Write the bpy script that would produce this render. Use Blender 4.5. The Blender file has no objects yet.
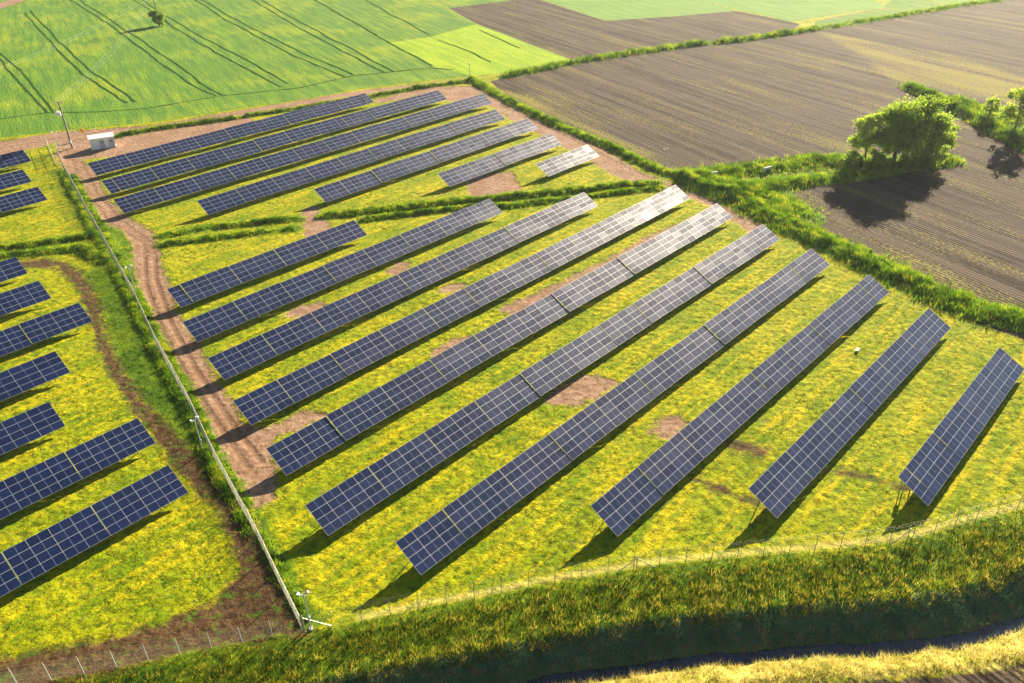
import bpy, bmesh, math, random
import numpy as np
from mathutils import Vector, Matrix
R_ = math.radians
random.seed(7); rng = np.random.default_rng(11)
C = bpy.context.scene.collection
SC = bpy.context.scene

# ------------------------------------------------------------------ camera
F_PX, DEP, ROLL, CAM_H = 804.89, 0.554084, -0.0159815, 59.718
_R0 = Vector((1, 0, 0)); _F = Vector((0, math.cos(DEP), -math.sin(DEP))); _U0 = Vector((0, math.sin(DEP), math.cos(DEP)))
_c, _s = math.cos(ROLL), math.sin(ROLL)
_R = _R0 * _c + _U0 * _s; _U = -_R0 * _s + _U0 * _c
cam_data = bpy.data.cameras.new("camera"); cam = bpy.data.objects.new("camera", cam_data); C.objects.link(cam)
cam_data.sensor_width = 36; cam_data.lens = F_PX / 1024 * 36; cam_data.clip_start = 0.5; cam_data.clip_end = 20000
m = Matrix.Identity(4)
for i in range(3):
    m[i][0] = _R[i]; m[i][1] = _U[i]; m[i][2] = -_F[i]
m[2][3] = CAM_H
cam.matrix_world = m
SC.camera = cam

# ------------------------------------------------------------------ sky, sun, exposure
SUN_AZ, SUN_EL = R_(59.2), R_(21.5)          # azimuth counted anticlockwise from +X
world = bpy.data.worlds.new("World"); SC.world = world; world.use_nodes = True
wn = world.node_tree.nodes; wl = world.node_tree.links
sky = wn.new('ShaderNodeTexSky'); sky.sky_type = 'NISHITA'; sky.sun_disc = False
sky.sun_elevation = SUN_EL; sky.sun_rotation = math.pi / 2 - SUN_AZ
sky.air_density = 1.0; sky.dust_density = 0.5; sky.ozone_density = 2.0
wl.new(sky.outputs[0], wn['Background'].inputs[0]); wn['Background'].inputs[1].default_value = 0.038
sd = bpy.data.lights.new("sun", 'SUN'); sun = bpy.data.objects.new("sun", sd); C.objects.link(sun)
sd.energy = 5.0; sd.angle = R_(0.5); sd.color = (1.0, 0.85, 0.62)
SUNV = Vector((math.cos(SUN_AZ) * math.cos(SUN_EL), math.sin(SUN_AZ) * math.cos(SUN_EL), math.sin(SUN_EL)))
sun.rotation_euler = SUNV.to_track_quat('Z', 'Y').to_euler()
SC.view_settings.view_transform = 'Standard'; SC.view_settings.look = 'None'
SC.view_settings.gamma = 1; SC.view_settings.use_curve_mapping = False
SC.view_settings.exposure = 1.88
SC.cycles.max_bounces = 6; SC.cycles.volume_bounces = 0; SC.cycles.transparent_max_bounces = 8
SC.cycles.diffuse_bounces = 3; SC.cycles.glossy_bounces = 3; SC.cycles.transmission_bounces = 3

# ------------------------------------------------------------------ helpers
def at(u, v, z=0.0):
    """place on the land seen at photograph position (u, v)"""
    d = _F * F_PX + _R * (u - 512) - _U * (v - 341.5)
    t = (z - CAM_H) / d.z
    return Vector((d.x * t, d.y * t, z))
def P2(pts, z=0.0): return np.array([at(u, v, z)[:2] for u, v in pts])

def vnoise(x, y, seed=0):
    r = np.random.default_rng(seed).random((256, 256))
    xi = np.floor(x).astype(int); yi = np.floor(y).astype(int)
    fx = x - xi; fy = y - yi; fx = fx * fx * (3 - 2 * fx); fy = fy * fy * (3 - 2 * fy)
    a = r[xi & 255, yi & 255]; b = r[(xi + 1) & 255, yi & 255]; c = r[xi & 255, (yi + 1) & 255]; d = r[(xi + 1) & 255, (yi + 1) & 255]
    return (a * (1 - fx) + b * fx) * (1 - fy) + (c * (1 - fx) + d * fx) * fy
def fnoise(x, y, seed=0, o=4):
    s = 0; a = 1; t = 0
    for i in range(o):
        s = s + a * vnoise(x * 2**i + 17.3 * i, y * 2**i + 5.1 * i, seed + i); t += a; a *= .55
    return s / t
def line_dist(X, Y, L):
    """distance to polyline, signed side (+ on the right hand of travel), parameter"""
    best = np.full(X.shape, 1e9); side = np.zeros(X.shape)
    for (ax, ay), (bx, by) in zip(L[:-1], L[1:]):
        dx, dy = bx - ax, by - ay; q = dx * dx + dy * dy
        t = np.clip(((X - ax) * dx + (Y - ay) * dy) / q, 0, 1)
        d = np.hypot(X - ax - t * dx, Y - ay - t * dy)
        cr = (X - ax) * dy - (Y - ay) * dx
        k = d < best; best = np.where(k, d, best); side = np.where(k, cr, side)
    return best, np.sign(side)
def poly_sd(X, Y, L):
    L = np.array(L); Lc = np.vstack([L, L[:1]])
    d, _ = line_dist(X, Y, Lc)
    ins = np.zeros(X.shape, bool)
    for (ax, ay), (bx, by) in zip(Lc[:-1], Lc[1:]):
        if ay == by: continue
        c = ((ay > Y) != (by > Y)) & (X < (bx - ax) * (Y - ay) / (by - ay) + ax)
        ins ^= c
    return np.where(ins, d, -d)
def umax(*a):
    r = a[0]
    for b in a[1:]: r = np.maximum(r, b)
    return r
def tag(o, label=None, cat=None, group=None, kind=None):
    if label: o['label'] = label
    if cat: o['category'] = cat
    if group: o['group'] = group
    if kind: o['kind'] = kind
    return o
def empty(name, loc=(0, 0, 0), rz=0.0):
    o = bpy.data.objects.new(name, None); C.objects.link(o); o.location = loc; o.rotation_euler = (0, 0, rz); o.empty_display_size = .3; return o
def link_mesh(name, me, mat=None, parent=None):
    o = bpy.data.objects.new(name, me); C.objects.link(o)
    if mat is not None: me.materials.append(mat)
    if parent is not None: o.parent = parent
    return o
class MB:
    def __init__(s): s.v = []; s.f = []; s.m = []
    def box(s, c, size, M=None, mi=0):
        b = len(s.v); x, y, z = [k / 2 for k in size]
        for sx, sy, sz in ((-1,-1,-1),(1,-1,-1),(1,1,-1),(-1,1,-1),(-1,-1,1),(1,-1,1),(1,1,1),(-1,1,1)):
            p = Vector((sx * x, sy * y, sz * z))
            if M is not None: p = M @ p
            s.v.append(Vector(c) + p)
        for q in ((0,3,2,1),(4,5,6,7),(0,1,5,4),(1,2,6,5),(2,3,7,6),(3,0,4,7)):
            s.f.append(tuple(b + i for i in q)); s.m.append(mi)
        return s
    def tube(s, a, c, r0, r1=None, n=8, mi=0, cap=True):
        a = Vector(a); c = Vector(c); r1 = r0 if r1 is None else r1
        d = (c - a).normalized(); u = d.orthogonal().normalized(); w = d.cross(u); b = len(s.v)
        for p, r in ((a, r0), (c, r1)):
            for i in range(n):
                t = 2 * math.pi * i / n; s.v.append(p + (u * math.cos(t) + w * math.sin(t)) * r)
        for i in range(n):
            j = (i + 1) % n; s.f.append((b + i, b + j, b + n + j, b + n + i)); s.m.append(mi)
        if cap:
            s.f.append(tuple(b + i for i in reversed(range(n)))); s.m.append(mi)
            s.f.append(tuple(b + n + i for i in range(n))); s.m.append(mi)
        return s
    def mesh(s, name, mats):
        me = bpy.data.meshes.new(name); me.from_pydata([tuple(p) for p in s.v], [], s.f)
        mats = mats if isinstance(mats, (list, tuple)) else [mats]
        for k in mats: me.materials.append(k)
        me.polygons.foreach_set('material_index', s.m); me.update(); return me
    def build(s, name, mats, parent=None):
        return link_mesh(name, s.mesh(name, mats), None, parent)
def np_mesh(name, V, F, attrs=None):
    """fast mesh from numpy: F is (n,3) or (n,4)"""
    me = bpy.data.meshes.new(name); k = F.shape[1]
    me.vertices.add(len(V)); me.vertices.foreach_set('co', V.astype(np.float32).ravel())
    me.loops.add(F.size); me.loops.foreach_set('vertex_index', F.astype(np.int32).ravel())
    me.polygons.add(len(F)); me.polygons.foreach_set('loop_start', np.arange(0, F.size, k, dtype=np.int32))
    me.update(calc_edges=True)
    for n, a in (attrs or {}).items():
        at_ = me.attributes.new(n, 'FLOAT', 'POINT'); at_.data.foreach_set('value', a.astype(np.float32).ravel())
    return me

# ------------------------------------------------------------------ materials
class NB:
    """small helper for writing node graphs"""
    def __init__(s, name):
        s.mat = bpy.data.materials.new(name); s.mat.use_nodes = True; s.t = s.mat.node_tree
        s.b = s.t.nodes['Principled BSDF']; s.out = s.t.nodes['Material Output']
    def n(s, typ, **kw):
        o = s.t.nodes.new(typ)
        for k, v in kw.items(): setattr(o, k, v)
        return o
    def plug(s, sock, v):
        if hasattr(v, 'is_linked') or isinstance(v, bpy.types.NodeSocket): s.t.links.new(v, sock)
        elif isinstance(v, (tuple, list)) and len(v) == 3 and sock.type == 'RGBA': sock.default_value = (*v, 1)
        else: sock.default_value = v
    def math(s, op, a, b=0.0, c=0.0, clamp=False):
        o = s.n('ShaderNodeMath', operation=op, use_clamp=clamp)
        s.plug(o.inputs[0], a); s.plug(o.inputs[1], b)
        if op in ('MULTIPLY_ADD', 'SMOOTH_MIN', 'SMOOTH_MAX', 'COMPARE', 'WRAP'): s.plug(o.inputs[2], c)
        return o.outputs[0]
    def mix(s, f, a, b):
        o = s.n('ShaderNodeMix', data_type='RGBA'); s.plug(o.inputs[0], f); s.plug(o.inputs[6], a); s.plug(o.inputs[7], b); return o.outputs[2]
    def fmix(s, f, a, b):
        o = s.n('ShaderNodeMix', data_type='FLOAT'); s.plug(o.inputs[0], f); s.plug(o.inputs[2], a); s.plug(o.inputs[3], b); return o.outputs[0]
    def ramp(s, v, lo, hi, a=0.0, b=1.0):
        o = s.n('ShaderNodeMapRange', interpolation_type='SMOOTHSTEP'); s.plug(o.inputs[0], v)
        o.inputs[1].default_value = lo; o.inputs[2].default_value = hi; o.inputs[3].default_value = a; o.inputs[4].default_value = b
        return o.outputs[0]
    def noise(s, vec, scale, detail=4, rough=.55, dist=0.0):
        o = s.n('ShaderNodeTexNoise'); s.plug(o.inputs['Vector'], vec); o.inputs['Scale'].default_value = scale
        o.inputs['Detail'].default_value = detail; o.inputs['Roughness'].default_value = rough; o.inputs['Distortion'].default_value = dist
        return o.outputs[0]
    def mapping(s, vec, rz=0.0, scale=(1, 1, 1), loc=(0, 0, 0)):
        r = s.n('ShaderNodeVectorRotate', rotation_type='Z_AXIS'); s.plug(r.inputs['Vector'], vec); r.inputs['Angle'].default_value = rz
        k = s.n('ShaderNodeVectorMath', operation='MULTIPLY'); s.plug(k.inputs[0], r.outputs[0]); k.inputs[1].default_value = scale
        return k.outputs[0]
    def attr(s, name):
        o = s.n('ShaderNodeAttribute', attribute_name=name); return o.outputs['Fac']
    def bump(s, h, strength=1.0, dist=0.1):
        o = s.n('ShaderNodeBump'); s.plug(o.inputs['Height'], h); s.plug(o.inputs['Strength'], strength); o.inputs['Distance'].default_value = dist
        s.t.links.new(o.outputs[0], s.b.inputs['Normal']); return o.outputs[0]
def simple(name, col, rough=.6, metal=0.0, var=.15, scale=6.0, spec=.5):
    k = NB(name); g = k.n('ShaderNodeTexCoord').outputs['Object']
    n = k.noise(g, scale, 4)
    c = k.mix(k.ramp(n, .3, .7), tuple(x * (1 - var) for x in col), tuple(min(1, x * (1 + var)) for x in col))
    k.plug(k.b.inputs['Base Color'], c); k.b.inputs['Roughness'].default_value = rough; k.b.inputs['Metallic'].default_value = metal
    k.b.inputs['Specular IOR Level'].default_value = spec
    return k.mat

ROW_AZ = 0.8096656        # direction the panel rows run
FUR_AZ = R_(-61.0)        # direction of the furrows and the crop drills
def terrain_material():
    k = NB('land'); pos = k.n('ShaderNodeNewGeometry').outputs['Position']
    fl = k.n('ShaderNodeVectorMath', operation='MULTIPLY'); k.plug(fl.inputs[0], pos); fl.inputs[1].default_value = (1, 1, 0); pos = fl.outputs[0]
    n_rag = k.math('ADD', k.noise(pos, .45, 6, .68), .08); n_big = k.noise(pos, .035, 3); n_mid = k.noise(pos, .22, 5, .6); n_fine = k.noise(pos, 1.3, 5, .65); n_grain = k.noise(pos, 5.0, 4, .7)
    along_rows = k.mapping(pos, -ROW_AZ, (.09, 1.0, 1)); streak = k.noise(along_rows, .9, 4, .6, .3)
    along_rows2 = k.mapping(pos, -ROW_AZ, (.25, 1.0, 1)); streak2 = k.noise(along_rows2, 2.4, 4, .65, .4)
    fur = k.mapping(pos, -FUR_AZ, (.02, 1.0, 1)); fstreak = k.noise(fur, .35, 5, .62); fstreak2 = k.noise(fur, 1.6, 3, .6)
    fur2 = k.mapping(pos, -FUR_AZ, (.12, 1.0, 1)); cstreak = k.noise(fur2, .45, 5, .6); 
    def mask(name, amp, soft, n=n_fine):
        a = k.attr(name); w = k.math('MULTIPLY_ADD', k.math('SUBTRACT', n, .5), amp, a)
        return k.ramp(w, -soft, soft)
    # mown site grass
    g = k.mix(k.ramp(n_mid, .35, .65), GRASS_A, GRASS_B)
    g = k.mix(k.ramp(streak, .48, .66, 0, .75), g, GRASS_Y)
    g = k.mix(k.ramp(streak2, .52, .72, 0, .6), g, GRASS_C)
    g = k.mix(k.ramp(k.math('MULTIPLY_ADD', n_fine, .55, k.math('MULTIPLY', k.noise(along_rows2, .8, 5, .7), .45)), .565, .65, 0, .75), g, HAY)
    g = k.mix(k.ramp(n_fine, .48, .62, 0, .65), g, GRASS_D)  # darker green patches, with shade between tussocks painted into the grain
    # lush grass, darkened in colour for the shade under its blades
    lu = k.mix(k.ramp(n_mid, .35, .65), LUSH_A, LUSH_B); lu = k.mix(k.ramp(n_fine, .5, .75, 0, .6), lu, GRASS_D)
    col = k.mix(mask('lush', 1.6, .5), g, lu)
    # ploughed soil
    so = k.mix(k.ramp(k.math('MULTIPLY_ADD', fstreak, .65, k.math('MULTIPLY', fstreak2, .35)), .42, .57), SOIL_A, SOIL_B)
    so = k.mix(k.ramp(n_big, .35, .7, 0, .6), so, SOIL_C)
    so = k.mix(k.ramp(n_mid, .5, .75, 0, .35), so, SOIL_D)
    wob = k.math('MULTIPLY', k.noise(pos, .02, 2), 14.0); cc = k.math('ADD', k.sep(fur, 1), wob)
    tl = k.ramp(k.math('ABSOLUTE', k.math('SUBTRACT', k.math('FRACT', k.math('DIVIDE', cc, 6.3)), .5)), .425, .48, 0, .55)
    tl = k.math('MULTIPLY', tl, k.ramp(k.noise(fur2, .3, 3), .38, .55))
    so = k.mix(tl, so, SOIL_E)
    weed = k.math('ADD', k.math('MULTIPLY', k.noise(pos, 1.6, 5, .75), .62), k.math('MULTIPLY', k.noise(fur2, .16, 4, .6), .38))
    wm = k.mix(0, weed, weed); wthr = k.math('MULTIPLY_ADD', k.ramp(k.attr('weed'), -3, 3), .085, weed)
    so = k.mix(k.ramp(wthr, .535, .60, 0, .75), so, WEED)
    msoil = mask('soil', .8, .3)
    col = k.mix(msoil, col, so)
    # crop field
    cr = k.mix(k.ramp(cstreak, .34, .68), CROP_A, CROP_B)
    cr = k.mix(k.ramp(k.math('MULTIPLY_ADD', n_big, .6, k.math('MULTIPLY', cstreak, .4)), .46, .66, 0, .6), cr, CROP_Y)
    cr = k.mix(k.ramp(n_fine, .5, .75, 0, .4), cr, CROP_D)
    cr = k.mix(k.ramp(k.attr('lime'), -1, 1), cr, k.mix(k.ramp(cstreak, .35, .65), LIME_A, LIME_B))
    cr = k.mix(k.ramp(k.attr('mint'), -1, 1), cr, k.mix(k.ramp(cstreak, .35, .65), MINT_A, MINT_B))
    mcrop = mask('crop', .8, .4)
    col = k.mix(mcrop, col, cr)
    # bare dirt
    di = k.mix(k.ramp(n_mid, .3, .7), DIRT_A, DIRT_B); di = k.mix(k.ramp(n_fine, .44, .62, 0, .75), di, DIRT_C)
    di = k.mix(k.ramp(n_grain, .52, .7, 0, .5), di, DIRT_D)
    di = k.mix(k.ramp(k.attr('rut'), -.25, .2, 0, .6), di, DIRT_C)
    mdirt = mask('dirt', 4.0, .5, n_rag)
    col = k.mix(mdirt, col, di)
    dk = k.mix(k.ramp(n_fine, .35, .65), DARK_A, DARK_B); dk = k.mix(k.ramp(k.math('MULTIPLY_ADD', n_fine, .5, k.math('MULTIPLY', n_rag, .5)), .56, .63, 0, .9), dk, LUSH_A)
    col = k.mix(mask('dark', 5.0, .6, n_rag), col, dk)
    # straw coloured far bank and the steep ditch side
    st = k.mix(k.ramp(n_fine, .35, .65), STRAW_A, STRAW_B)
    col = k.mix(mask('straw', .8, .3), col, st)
    sl = k.mix(k.ramp(n_fine, .4, .6), SLOPE_A, SLOPE_B)  # ditch side colour carries the blue skylight of the shade
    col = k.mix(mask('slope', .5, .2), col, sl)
    k.plug(k.b.inputs['Base Color'], col)
    k.b.inputs['Roughness'].default_value = .95; k.b.inputs['Specular IOR Level'].default_value = .1
    # relief
    wv = k.math('SINE', k.math('MULTIPLY', k.sep(fur, 1), 2 * math.pi / .75)) 
    h = k.math('MULTIPLY', k.noise(pos, 3.0, 6, .7), .22)
    h = k.math('ADD', h, k.math('MULTIPLY', k.noise(pos, .8, 3, .6), .35))
    hs = k.math('ADD', k.math('MULTIPLY', wv, .05), k.math('MULTIPLY', fstreak2, .35)); hs = k.math('ADD', hs, k.math('MULTIPLY', n_grain, .15))
    h = k.fmix(msoil, h, hs)
    hc = k.math('ADD', k.math('MULTIPLY', n_fine, .5), k.math('MULTIPLY', k.noise(fur2, 2.0, 4, .6), .3)); 
    h = k.fmix(mcrop, h, hc)
    hd = k.math('ADD', k.math('MULTIPLY', k.noise(pos, 1.0, 5, .6), .25), k.ramp(k.attr('rut'), -.3, .3, 0, -.1))
    h = k.fmix(mdirt, h, hd)
    k.bump(h, .8, 1.0)
    return k.mat
def _sep(s, v, i):
    o = s.n('ShaderNodeSeparateXYZ'); s.plug(o.inputs[0], v); return o.outputs[i]
NB.sep = _sep
# base colours of the land cover
GRASS_A = (.16, .23, .001); GRASS_B = (.33, .33, .002); GRASS_Y = (.52, .41, .004); GRASS_C = (.10, .19, .002); GRASS_D = (.04, .085, .002); HAY = (.55, .38, .13)
LUSH_A = (.06, .13, .004); LUSH_B = (.14, .22, .005)
SOIL_A = (.022, .015, .010); SOIL_B = (.092, .066, .046); SOIL_C = (.070, .051, .041); SOIL_D = (.15, .11, .078); WEED = (.25, .22, .03); SOIL_E = (.022, .014, .010)
CROP_A = (.072, .175, .016); CROP_B = (.125, .24, .016); CROP_Y = (.29, .34, .008); CROP_D = (.035, .10, .018); LIME_A = (.20, .32, .008); LIME_B = (.29, .40, .010)
MINT_A = (.12, .235, .045); MINT_B = (.17, .29, .055); WHEEL = (.022, .055, .014)
DIRT_A = (.24, .145, .088); DIRT_B = (.35, .23, .155); DIRT_C = (.16, .085, .048); DIRT_D = (.22, .14, .085)
DARK_A = (.060, .032, .013); DARK_B = (.125, .072, .034)
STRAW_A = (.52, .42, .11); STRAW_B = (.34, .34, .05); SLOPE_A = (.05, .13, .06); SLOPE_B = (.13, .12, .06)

def leaf_mat(name, cols, trans=.45, rough=.6):
    """foliage: colour per tuft or leaf from the 'tint' attribute, part of the light passes through"""
    k = NB(name); t = k.attr('tint')
    r = k.n('ShaderNodeValToRGB'); r.color_ramp.interpolation = 'LINEAR'; e = r.color_ramp.elements
    e[0].position = 0; e[0].color = (*cols[0], 1); e[1].position = 1; e[1].color = (*cols[-1], 1)
    for i, c in enumerate(cols[1:-1]): q = e.new((i + 1) / (len(cols) - 1)); q.color = (*c, 1)
    k.plug(r.inputs[0], t)
    k.plug(k.b.inputs['Base Color'], r.outputs[0]); k.b.inputs['Roughness'].default_value = rough; k.b.inputs['Specular IOR Level'].default_value = .2
    tr = k.n('ShaderNodeBsdfTranslucent'); k.plug(tr.inputs[0], r.outputs[0])
    mx = k.n('ShaderNodeMixShader'); mx.inputs[0].default_value = trans
    k.t.links.new(k.b.outputs[0], mx.inputs[1]); k.t.links.new(tr.outputs[0], mx.inputs[2]); k.t.links.new(mx.outputs[0], k.out.inputs[0])
    return k.mat

# ------------------------------------------------------------------ land: plan of everything
fence_S = [(303, 632), (365, 620), (423, 608), (480, 598), (533, 586), (610, 574), (663, 565), (718, 560), (770, 555), (827, 550), (880, 545), (928, 535), (960, 525), (1018, 510)]
CREST = np.vstack([[(-140, 22), (-60, 39.2)], P2([(71, 676)]), P2(fence_S), [(62, 65), (75, 71), (160, 110)]])
FENCE_W = P2([(57, 152), (65, 171), (87, 212), (110, 253), (135, 298), (155, 342), (192, 410), (215, 460), (243, 512), (256, 535), (275, 575), (303, 632)])

POLY = {
 'soil': [
   [(490, 81), (577, 63), (687, 47), (768, 38), (813, 30), (880, 20), (1000, 0), (1100, -20), (1500, -70), (1700, 500), (1024, 340), (968, 320), (850, 262), (768, 216), (692, 180), (662, 169), (612, 147), (557, 125), (512, 102)],
   [(447, 7), (475, 24), (577, 62), (687, 46), (790, 33), (800, 24), (768, 17), (735, 11), (605, 21), (541, 0), (525, -6), (512, 0)]],
 'crop': [
   [(-400, 260), (0, 138), (60, 130), (150, 123), (256, 106), (306, 99), (366, 88), (446, 78), (471, 77), (577, 62), (475, 23), (430, 0), (380, -28), (-260, -28)],
   [(541, -1), (605, 21), (680, 16), (735, 11), (700, -1), (640, -20), (500, -15)],
   [(702, -1), (737, 10), (768, 16), (791, 22), (815, 18), (850, 12), (885, 7), (870, -4), (800, -20), (660, -20)],
   [(815, 28), (880, 18), (1000, -1), (900, -6), (880, 8), (815, 21)],
   [(431, -1), (450, 8), (512, 0), (525, -8), (420, -10)]],
 'lime': [[(387, 43), (430, 37), (475, 24), (578, 62), (474, 77), (452, 71), (437, 68)]],
 'mint': [[(541, -1), (605, 21), (680, 16), (735, 11), (700, -1), (640, -20), (500, -15)], [(702, -1), (737, 10), (768, 16), (791, 22), (815, 18), (850, 12), (885, 7), (870, -4), (800, -20), (660, -20)]],
 'weed': [[(815, 31), (880, 42), (950, 56), (1024, 77), (1100, 100), (1024, 106), (940, 88), (890, 80), (850, 50)], [(500, 90), (530, 95), (600, 125), (650, 155), (560, 122)]],
 'dirt': [
   [(67, 171), (77, 193), (92, 218), (110, 231), (132, 243), (137, 271), (136, 291), (147, 318), (156, 342), (175, 374), (190, 397), (207, 434), (225, 452), (245, 482), (258, 505), (272, 500), (275, 470), (268, 448), (275, 436), (330, 415), (300, 412), (262, 432), (240, 424), (232, 404), (212, 380), (197, 342), (180, 320), (172, 303), (170, 286), (162, 271), (157, 246), (150, 231), (132, 221), (120, 214), (105, 195), (94, 171), (80, 160), (150, 152), (256, 128), (250, 117), (175, 128), (120, 136), (60, 140), (56, 155)],
   [(-60, 175), (0, 156), (60, 142), (140, 132), (256, 116), (370, 98), (470, 82), (471, 78), (420, 84), (366, 90), (256, 108), (150, 126), (60, 132), (0, 142), (-80, 160)],
   [(374, 100), (430, 88), (470, 86), (484, 92), (500, 108), (445, 100), (438, 92), (380, 103)],
   [(484, 92), (510, 106), (548, 124), (600, 148), (640, 172), (672, 184), (712, 200), (760, 226), (772, 238), (750, 232), (715, 208), (690, 198), (660, 190), (620, 178), (590, 160), (560, 145), (520, 124), (497, 112)],
   [(468, 176), (512, 172), (520, 190), (495, 197), (470, 196)],
   [(303, 210), (318, 206), (330, 228), (322, 238), (306, 236)],
   [(284, 316), (300, 306), (326, 303), (322, 310), (300, 317)],
   [(386, 272), (396, 264), (411, 262), (408, 268), (396, 275)],
   [(440, 292), (450, 285), (463, 285), (456, 292)],
   [(500, 310), (540, 292), (600, 264), (650, 236), (712, 210), (690, 222), (640, 250), (600, 274), (560, 295), (515, 314)],
   [(545, 402), (560, 388), (585, 376), (614, 382), (600, 395), (570, 405)],
   [(650, 432), (662, 420), (680, 418), (690, 424), (668, 437)],
   [(430, 355), (450, 342), (470, 336), (456, 348)],
 ],
 'dark': [
   [(20, 260), (60, 261), (82, 274), (97, 300), (104, 338), (113, 356), (130, 384), (148, 408), (168, 430), (192, 455), (215, 478), (238, 515), (258, 560), (285, 600), (300, 622), (290, 628), (256, 622), (205, 634), (120, 650), (40, 664), (-40, 668), (-40, 684), (40, 690), (100, 672), (180, 652), (296, 634), (304, 634), (258, 545), (222, 490), (200, 462), (205, 500), (190, 480), (158, 440), (125, 395), (106, 362), (92, 322), (78, 285), (58, 268), (20, 266)],
   [(-40, 668), (40, 655), (110, 640), (170, 622), (225, 600), (243, 570), (222, 515), (200, 478), (222, 470), (258, 530), (300, 620), (285, 628), (230, 634), (130, 654), (60, 668), (-40, 690)],
   [(727, 444), (745, 443), (768, 449), (762, 455), (740, 451)]],
}
LINES = {  # name: [(polyline, half width)]
 'dark': [([(692, 478), (715, 487), (737, 496), (762, 503)], .0), ([(830, 471), (865, 477), (905, 488)], -.05)],
 'wheel': [
   ([(-60, 0), (0, 53), (20, 70), (38, 92), (54, 112)], .55), ([(-70, 2), (0, 60), (18, 80), (33, 98), (46, 113)], .55),
   ([(29, 10), (60, 42), (90, 70), (115, 88), (136, 102)], .6), ([(25, 13), (55, 48), (83, 75), (108, 92), (128, 103)], .6),
   ([(70, -6), (100, 13), (130, 33), (175, 63), (205, 86), (222, 95)], .6), ([(60, -6), (93, 14), (125, 36), (165, 66), (196, 88), (215, 96)], .6),
   ([(135, -5), (165, 15), (200, 36), (256, 65), (288, 84)], .6), ([(128, -5), (160, 18), (195, 41), (245, 68), (281, 87)], .6),
   ([(195, -5), (225, 14), (256, 30), (300, 52), (353, 75)], .6), ([(188, -5), (218, 15), (250, 33), (295, 56), (345, 77)], .6),
   ([(250, -6), (300, 22), (345, 46), (393, 72)], .6), ([(243, -6), (292, 24), (338, 49), (386, 73)], .6),
   ([(305, -6), (340, 14), (385, 40), (430, 66)], .7), ([(355, -6), (390, 14), (430, 35)], .5), ([(440, 40), (470, 52), (492, 62)], .5), ([(478, 30), (500, 40), (520, 48)], .5),
   ([(-60, 130), (0, 119), (50, 113), (100, 112), (150, 108), (222, 96), (300, 88), (353, 76), (430, 68), (452, 70)], .45)],
 'rut': [([(72, 160), (86, 195), (112, 225), (144, 243), (146, 285), (162, 330), (185, 375), (222, 430), (250, 470)], .35), ([(80, 160), (98, 195), (122, 222), (154, 245), (156, 280), (172, 325), (196, 370), (236, 430), (262, 462)], .35),
         ([(0, 148), (100, 132), (256, 112), (470, 80)], .4), ([(500, 106), (560, 134), (640, 174), (730, 212)], .35), ([(512, 106), (570, 134), (650, 173), (740, 210)], .35)],
 'straw': [([(360, 617), (423, 603), (480, 593), (533, 581), (610, 569), (663, 560), (718, 555), (770, 550), (827, 545), (880, 540), (928, 530), (960, 520), (1018, 505), (1060, 490)], .35)],
 'dirt': [([(815, 22), (850, 15), (890, 8)], .3), ([(-60, 28), (0, 6), (40, -8)], 4)],
}
# strips of tall grass and scrub: polyline, half width, rise of the ground, blade height, density per m2, lush?
STRIPS = [
 ([(160, 236), (200, 229), (256, 223), (300, 219)], .9, .25, .55, 50, 'a'), ([(160, 245), (200, 240), (256, 233), (292, 229)], .9, .25, .5, 50, 'a'),
 ([(322, 217), (363, 212), (416, 206), (476, 201), (512, 197), (585, 190), (658, 183)], 1.1, .35, .7, 50, 'a'), ([(363, 220), (393, 216), (463, 208), (512, 206), (607, 194), (662, 188)], .9, .3, .55, 50, 'a'),
 ([(115, 137), (165, 128), (212, 122), (256, 115), (310, 107), (371, 97), (420, 88), (471, 81)], 1.0, .4, .7, 26, 'b'),
 ([(471, 80), (500, 97), (530, 112), (557, 125), (612, 148), (662, 171), (692, 182)], 1.35, .4, .85, 26, 'b'),
 ([(505, 77), (577, 62), (630, 54), (687, 46), (740, 41), (813, 30)], 1.7, .4, 1.4, 12, 'b'),
 ([(813, 30), (880, 19), (960, 6), (1040, -6)], 2.2, .4, .9, 7, 'b'),
 ([(690, 176), (730, 172), (770, 167), (830, 160), (870, 165)], 3.2, .5, 1.0, 20, 'a'),
 ([(720, 196), (770, 187), (820, 180), (856, 175), (905, 167), (952, 161)], 2.4, .5, 1.0, 20, 'a'),
 ([(694, 184), (745, 202), (778, 222), (811, 236), (850, 254), (892, 273), (943, 298), (985, 313), (1035, 325), (1120, 350)], 2.9, .6, .9, 22, 'b'),
 ([(700, 180), (745, 190), (780, 205), (800, 217)], 4.0, .5, .8, 16, 'a'),
 ([(908, 87), (943, 103), (980, 123), (1024, 147), (1060, 168)], 2.0, .8, 1.4, 22, 'b'),
 ([(955, 98), (990, 114), (1024, 130), (1060, 147)], 2.5, .3, .8, 12, 'a'),
 ([(-20, 249), (20, 247), (60, 241), (92, 236)], 1.0, .35, .6, 50, 'a'), ([(-20, 259), (40, 252), (84, 248), (105, 262)], 1.2, .3, .5, 50, 'a'),
 ([(61, 172), (83, 213), (105, 254), (130, 300), (150, 343), (187, 411), (210, 461), (238, 513), (252, 537)], .55, .15, .5, 60, 'a'),
 ([(72, 175), (94, 214), (116, 254), (140, 300), (160, 342), (197, 410), (219, 460), (247, 512), (260, 535), (279, 575), (305, 622)], .5, .1, .35, 60, 'a'),
]
LUSH_POLY = [[(84, 276), (100, 262), (120, 275), (150, 345), (188, 415), (205, 455), (190, 452), (160, 420), (128, 380), (110, 345), (104, 320), (96, 295)],
             [(94, 214), (125, 230), (136, 245), (135, 290), (120, 262)],
             [(690, 176), (770, 163), (850, 152), (955, 156), (955, 166), (850, 176), (800, 190), (780, 215), (750, 205), (700, 190)]]
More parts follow.
